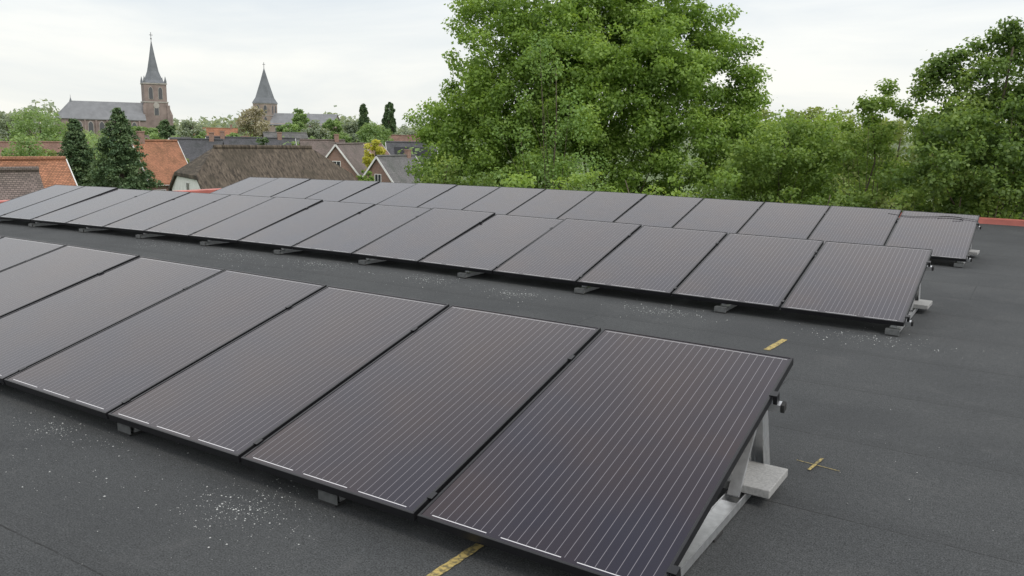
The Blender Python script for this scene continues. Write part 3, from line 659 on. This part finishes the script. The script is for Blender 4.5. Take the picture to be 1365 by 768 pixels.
# ------------------------------------------------------------------ churches
def arch(w_, h_, n=7):
    pts = [(-w_/2,0),(w_/2,0)]
    s = h_-w_*.9
    for i in range(n+1):
        a = math.pi/3*i/n; pts.append((-w_/2+w_*math.cos(a), s+w_*math.sin(a)*1.02))
    for i in range(n-1,-1,-1):
        a = math.pi/3*i/n; pts.append((w_/2-w_*math.cos(a), s+w_*math.sin(a)*1.02))
    return pts
def arch_window(root, cx, y, z0, w_, h_, mat='louvre', side='f'):
    a = MB(); P = [(cx+u_*1.0, z0+v_) for u_,v_ in arch(w_,h_)]
    o_ = MB(); Q = [(cx+u_*1.28, z0-.2+v_*1.08) for u_,v_ in arch(w_,h_)]
    if side=='f': o_.prism(Q, y-.12, y-.01, 'y'); a.prism(P, y-.2, y-.125, 'y')
    else: o_.prism(Q, y+.01, y+.12, 'x'); a.prism(P, y+.125, y+.2, 'x')
    f_ = o_.build('window', M['stone'], root); a.build('pane', M[mat], f_)
def ring(r, z, n=8, cx=0, cy=0, a0=math.pi/8): return [(cx+r*math.cos(a0+2*math.pi*k/n), cy+r*math.sin(a0+2*math.pi*k/n), z) for k in range(n)]

D1 = 400; p = at(209, 190, D1); base = Vector((p.x,p.y,GZ)); s1 = D1/F
def hz(px,py,D): return at(px,py,D).z-GZ
root = empty('church', base, (0,0,face(209,D1)+R(8))); tag(root,'large brick church with long slate roofed nave and tall pointed tower at right','church')
tw = 13.2*s1; zt = hz(209,113,D1); zs = hz(209,54,D1)
T_ = MB(); T_.box(-tw,tw,-tw,tw,0,zt*.72); T_.box(-tw*.94,tw*.94,-tw*.94,tw*.94,zt*.72+.002,zt)
tow = T_.build('tower', M['churchbrick'], root)
bt = MB(); bt.box(-tw-.2,tw+.2,-tw-.2,tw+.2,zt*.70,zt*.72); bt.build('string_course', M['stone'], tow)
bt = MB(); bt.box(-tw,tw,-tw,tw,zt+.002,zt+.5); bt.build('cornice', M['stone'], tow)
for sx_ in (-1,1):
    for sy_ in (-1,1):
        b_ = MB(); b_.box(sx_*tw-.6,sx_*tw+.6,sy_*tw-.6,sy_*tw+.6,0,zt*.66); b_.build('buttress', M['churchbrick'], tow)
        b_ = MB(); b_.rings([ring(.5,zt+.5,8,sx_*tw*.88,sy_*tw*.88), ring(.5,zt+1.4,8,sx_*tw*.88,sy_*tw*.88), ring(.05,zt+3.4,8,sx_*tw*.88,sy_*tw*.88)]); b_.build('pinnacle', M['spire'], tow)
for cx in (-1.9,1.9): arch_window(tow, cx, -tw*.94, zt*.76, 1.5, 5.)
for cx in (-1.9,1.9): arch_window(tow, cx, tw*.94, zt*.76, 1.5, 5., side='r')
arch_window(tow, 0, -tw, zt*.5, 1.6, 4.)
ck = MB(); ck.prism([(1.2*math.cos(a),zt*.655+1.2*math.sin(a)) for a in np.linspace(0,6.283,20)[:-1]], -tw-.25, -tw-.05, 'y'); ck.build('clock_face', M['stone'], tow)
S_ = MB(); h_ = zs-zt
S_.rings([ring(tw*1.1,zt+.5), ring(tw*.80,zt+h_*.10), ring(tw*.50,zt+h_*.30), ring(tw*.26,zt+h_*.62), ring(.06,zs)]); spi = S_.build('spire', M['spire'], root)
c_ = MB(); c_.box(-.1,.1,-.1,.1,zs-.5,zs+3.2); c_.box(-.7,.7,-.08,.08,zs+2.0,zs+2.2); c_.rings([ring(.1,zs+.2),ring(.35,zs+.6),ring(.1,zs+1.)]); c_.build('cross', M['louvre'], spi)
nl0 = (102-209)*s1; nz = hz(150,136,D1); ne = hz(150,158,D1); nw = 7.5
Nv = MB(); Nv.prism([(-nw,0),(nw,0),(nw,ne),(0,nz-.4),(-nw,ne)], nl0+6, -tw-.01, 'x')
nav = Nv.build('nave', M['churchbrick'], root)
ap = MB(); apts = [(nl0+6,-nw*.98),(nl0+2.2,-nw*.75),(nl0,-nw*.3),(nl0,nw*.3),(nl0+2.2,nw*.75),(nl0+6,nw*.98)]
ap.rings([[(a,b_,0) for a,b_ in apts],[(a,b_,ne-.01) for a,b_ in apts]]); ap.build('apse', M['churchbrick'], root)
rf = MB()
for s_ in (-1,1):
    v_ = [(nl0+6,s_*(nw+.5),ne-.4),(-tw-.02,s_*(nw+.5),ne-.4),(-tw-.02,0,nz),(nl0+6,0,nz)]; lo = [(a,b_,c2-.3) for a,b_,c2 in v_]
    rf.add(v_+lo, [(0,1,2,3),(7,6,5,4),(0,4,5,1),(1,5,6,2),(2,6,7,3),(3,7,4,0)])
ao = [(nl0+6,-(nw+.5)),(nl0+1.9,-nw*.82),(nl0-.5,-nw*.34),(nl0-.5,nw*.34),(nl0+1.9,nw*.82),(nl0+6,nw+.5)]
for a, b_ in zip(ao[:-1],ao[1:]): rf.add([(a[0],a[1],ne-.4),(b_[0],b_[1],ne-.4),(nl0+6,0,nz)],[(0,1,2)])
nr_ = rf.build('nave_roof', M['slate'], root)
c2 = MB(); c2.rings([ring(.6,nz-.5,8,nl0+6.2,0),ring(.1,nz+1.2,8,nl0+6.2,0),ring(.04,nz+2.5,8,nl0+6.2,0)]); c2.build('finial', M['spire'], nr_)
for i in range(7):
    x_ = nl0+8.4+i*4.1
    if x_ > -tw-2: break
    arch_window(nav, x_, -nw, 3.2, 1.7, ne-4.6)
    b_ = MB(); b_.box(x_+1.7,x_+2.3,-nw-1.,-nw-.02,0,ne*.78); b_.box(x_+1.7,x_+2.3,-nw-.6,-nw-.02,ne*.78+.001,ne*.93); b_.build('buttress', M['churchbrick'], nav)
st = MB(); st.rings([ring(1.4,0,8,tw+.8,-tw*.4),ring(1.4,zt*.5,8,tw+.8,-tw*.4),ring(.05,zt*.5+3.5,8,tw+.8,-tw*.4)]); st.build('stair_turret', M['churchbrick'], root)

D2 = 450; p = at(355,190,D2); base = Vector((p.x,p.y,GZ)); s2 = D2/F
root = empty('church', base, (0,0,face(355,D2)+R(-22))); tag(root,'smaller old church with stout brick tower and plain pointed slate spire','church')
tw = 11.2*s2; zt = hz(355,138,D2); zs = hz(355,91,D2)
T_ = MB(); T_.box(-tw,tw,-tw,tw,0,zt); tow = T_.build('tower', M['churchbrick2'], root)
for f_ in (.45,.7,.985):
    bt = MB(); bt.box(-tw-.18,tw+.18,-tw-.18,tw+.18,zt*f_,zt*f_+.35); bt.build('string_course', M['stone'], tow)
for cx in (-1.9,1.9): arch_window(tow, cx, -tw, zt*.76, 1.5, 4.)
for cx in (-1.9,1.9): arch_window(tow, cx, tw, zt*.76, 1.5, 4., side='r')
for cx in (-1.9,1.9): arch_window(tow, cx, -tw, zt*.5, 1.3, 3.6)
S_ = MB(); h_ = zs-zt; sq = [(-1,-1),(1,-1),(1,1),(-1,1)]
S_.rings([[ (a*(tw+.35),b_*(tw+.35),zt+.1) for a,b_ in sq],[(a*tw*.78,b_*tw*.78,zt+h_*.16) for a,b_ in sq],[(a*tw*.36,b_*tw*.36,zt+h_*.6) for a,b_ in sq],[(a*.08,b_*.08,zs) for a,b_ in sq]]); spi = S_.build('spire', M['spire'], root)
c_ = MB(); c_.box(-.1,.1,-.1,.1,zs-.3,zs+2.8); c_.box(-.7,.7,-.08,.08,zs+1.7,zs+1.9); c_.build('cross', M['louvre'], spi)
nz = hz(410,152,D2); ne = hz(410,166,D2); nl = 92*s2
Nv = MB(); Nv.prism([(-7,0),(7,0),(7,ne),(0,nz-.4),(-7,ne)], tw+.01, nl, 'x'); nav = Nv.build('nave', M['churchbrick2'], root)
rf = MB()
for s_ in (-1,1):
    v_ = [(tw+.02,s_*7.5,ne-.4),(nl+.4,s_*7.5,ne-.4),(nl+.4,0,nz),(tw+.02,0,nz)]; lo = [(a,b_,c2_-.3) for a,b_,c2_ in v_]
    rf.add(v_+lo, [(0,1,2,3),(7,6,5,4),(0,4,5,1),(1,5,6,2),(2,6,7,3),(3,7,4,0)])
rf.build('nave_roof', M['slate'], root)
for i in range(6):
    arch_window(nav, tw+4+i*4.6, -7, 2.5, 1.6, ne-4.)
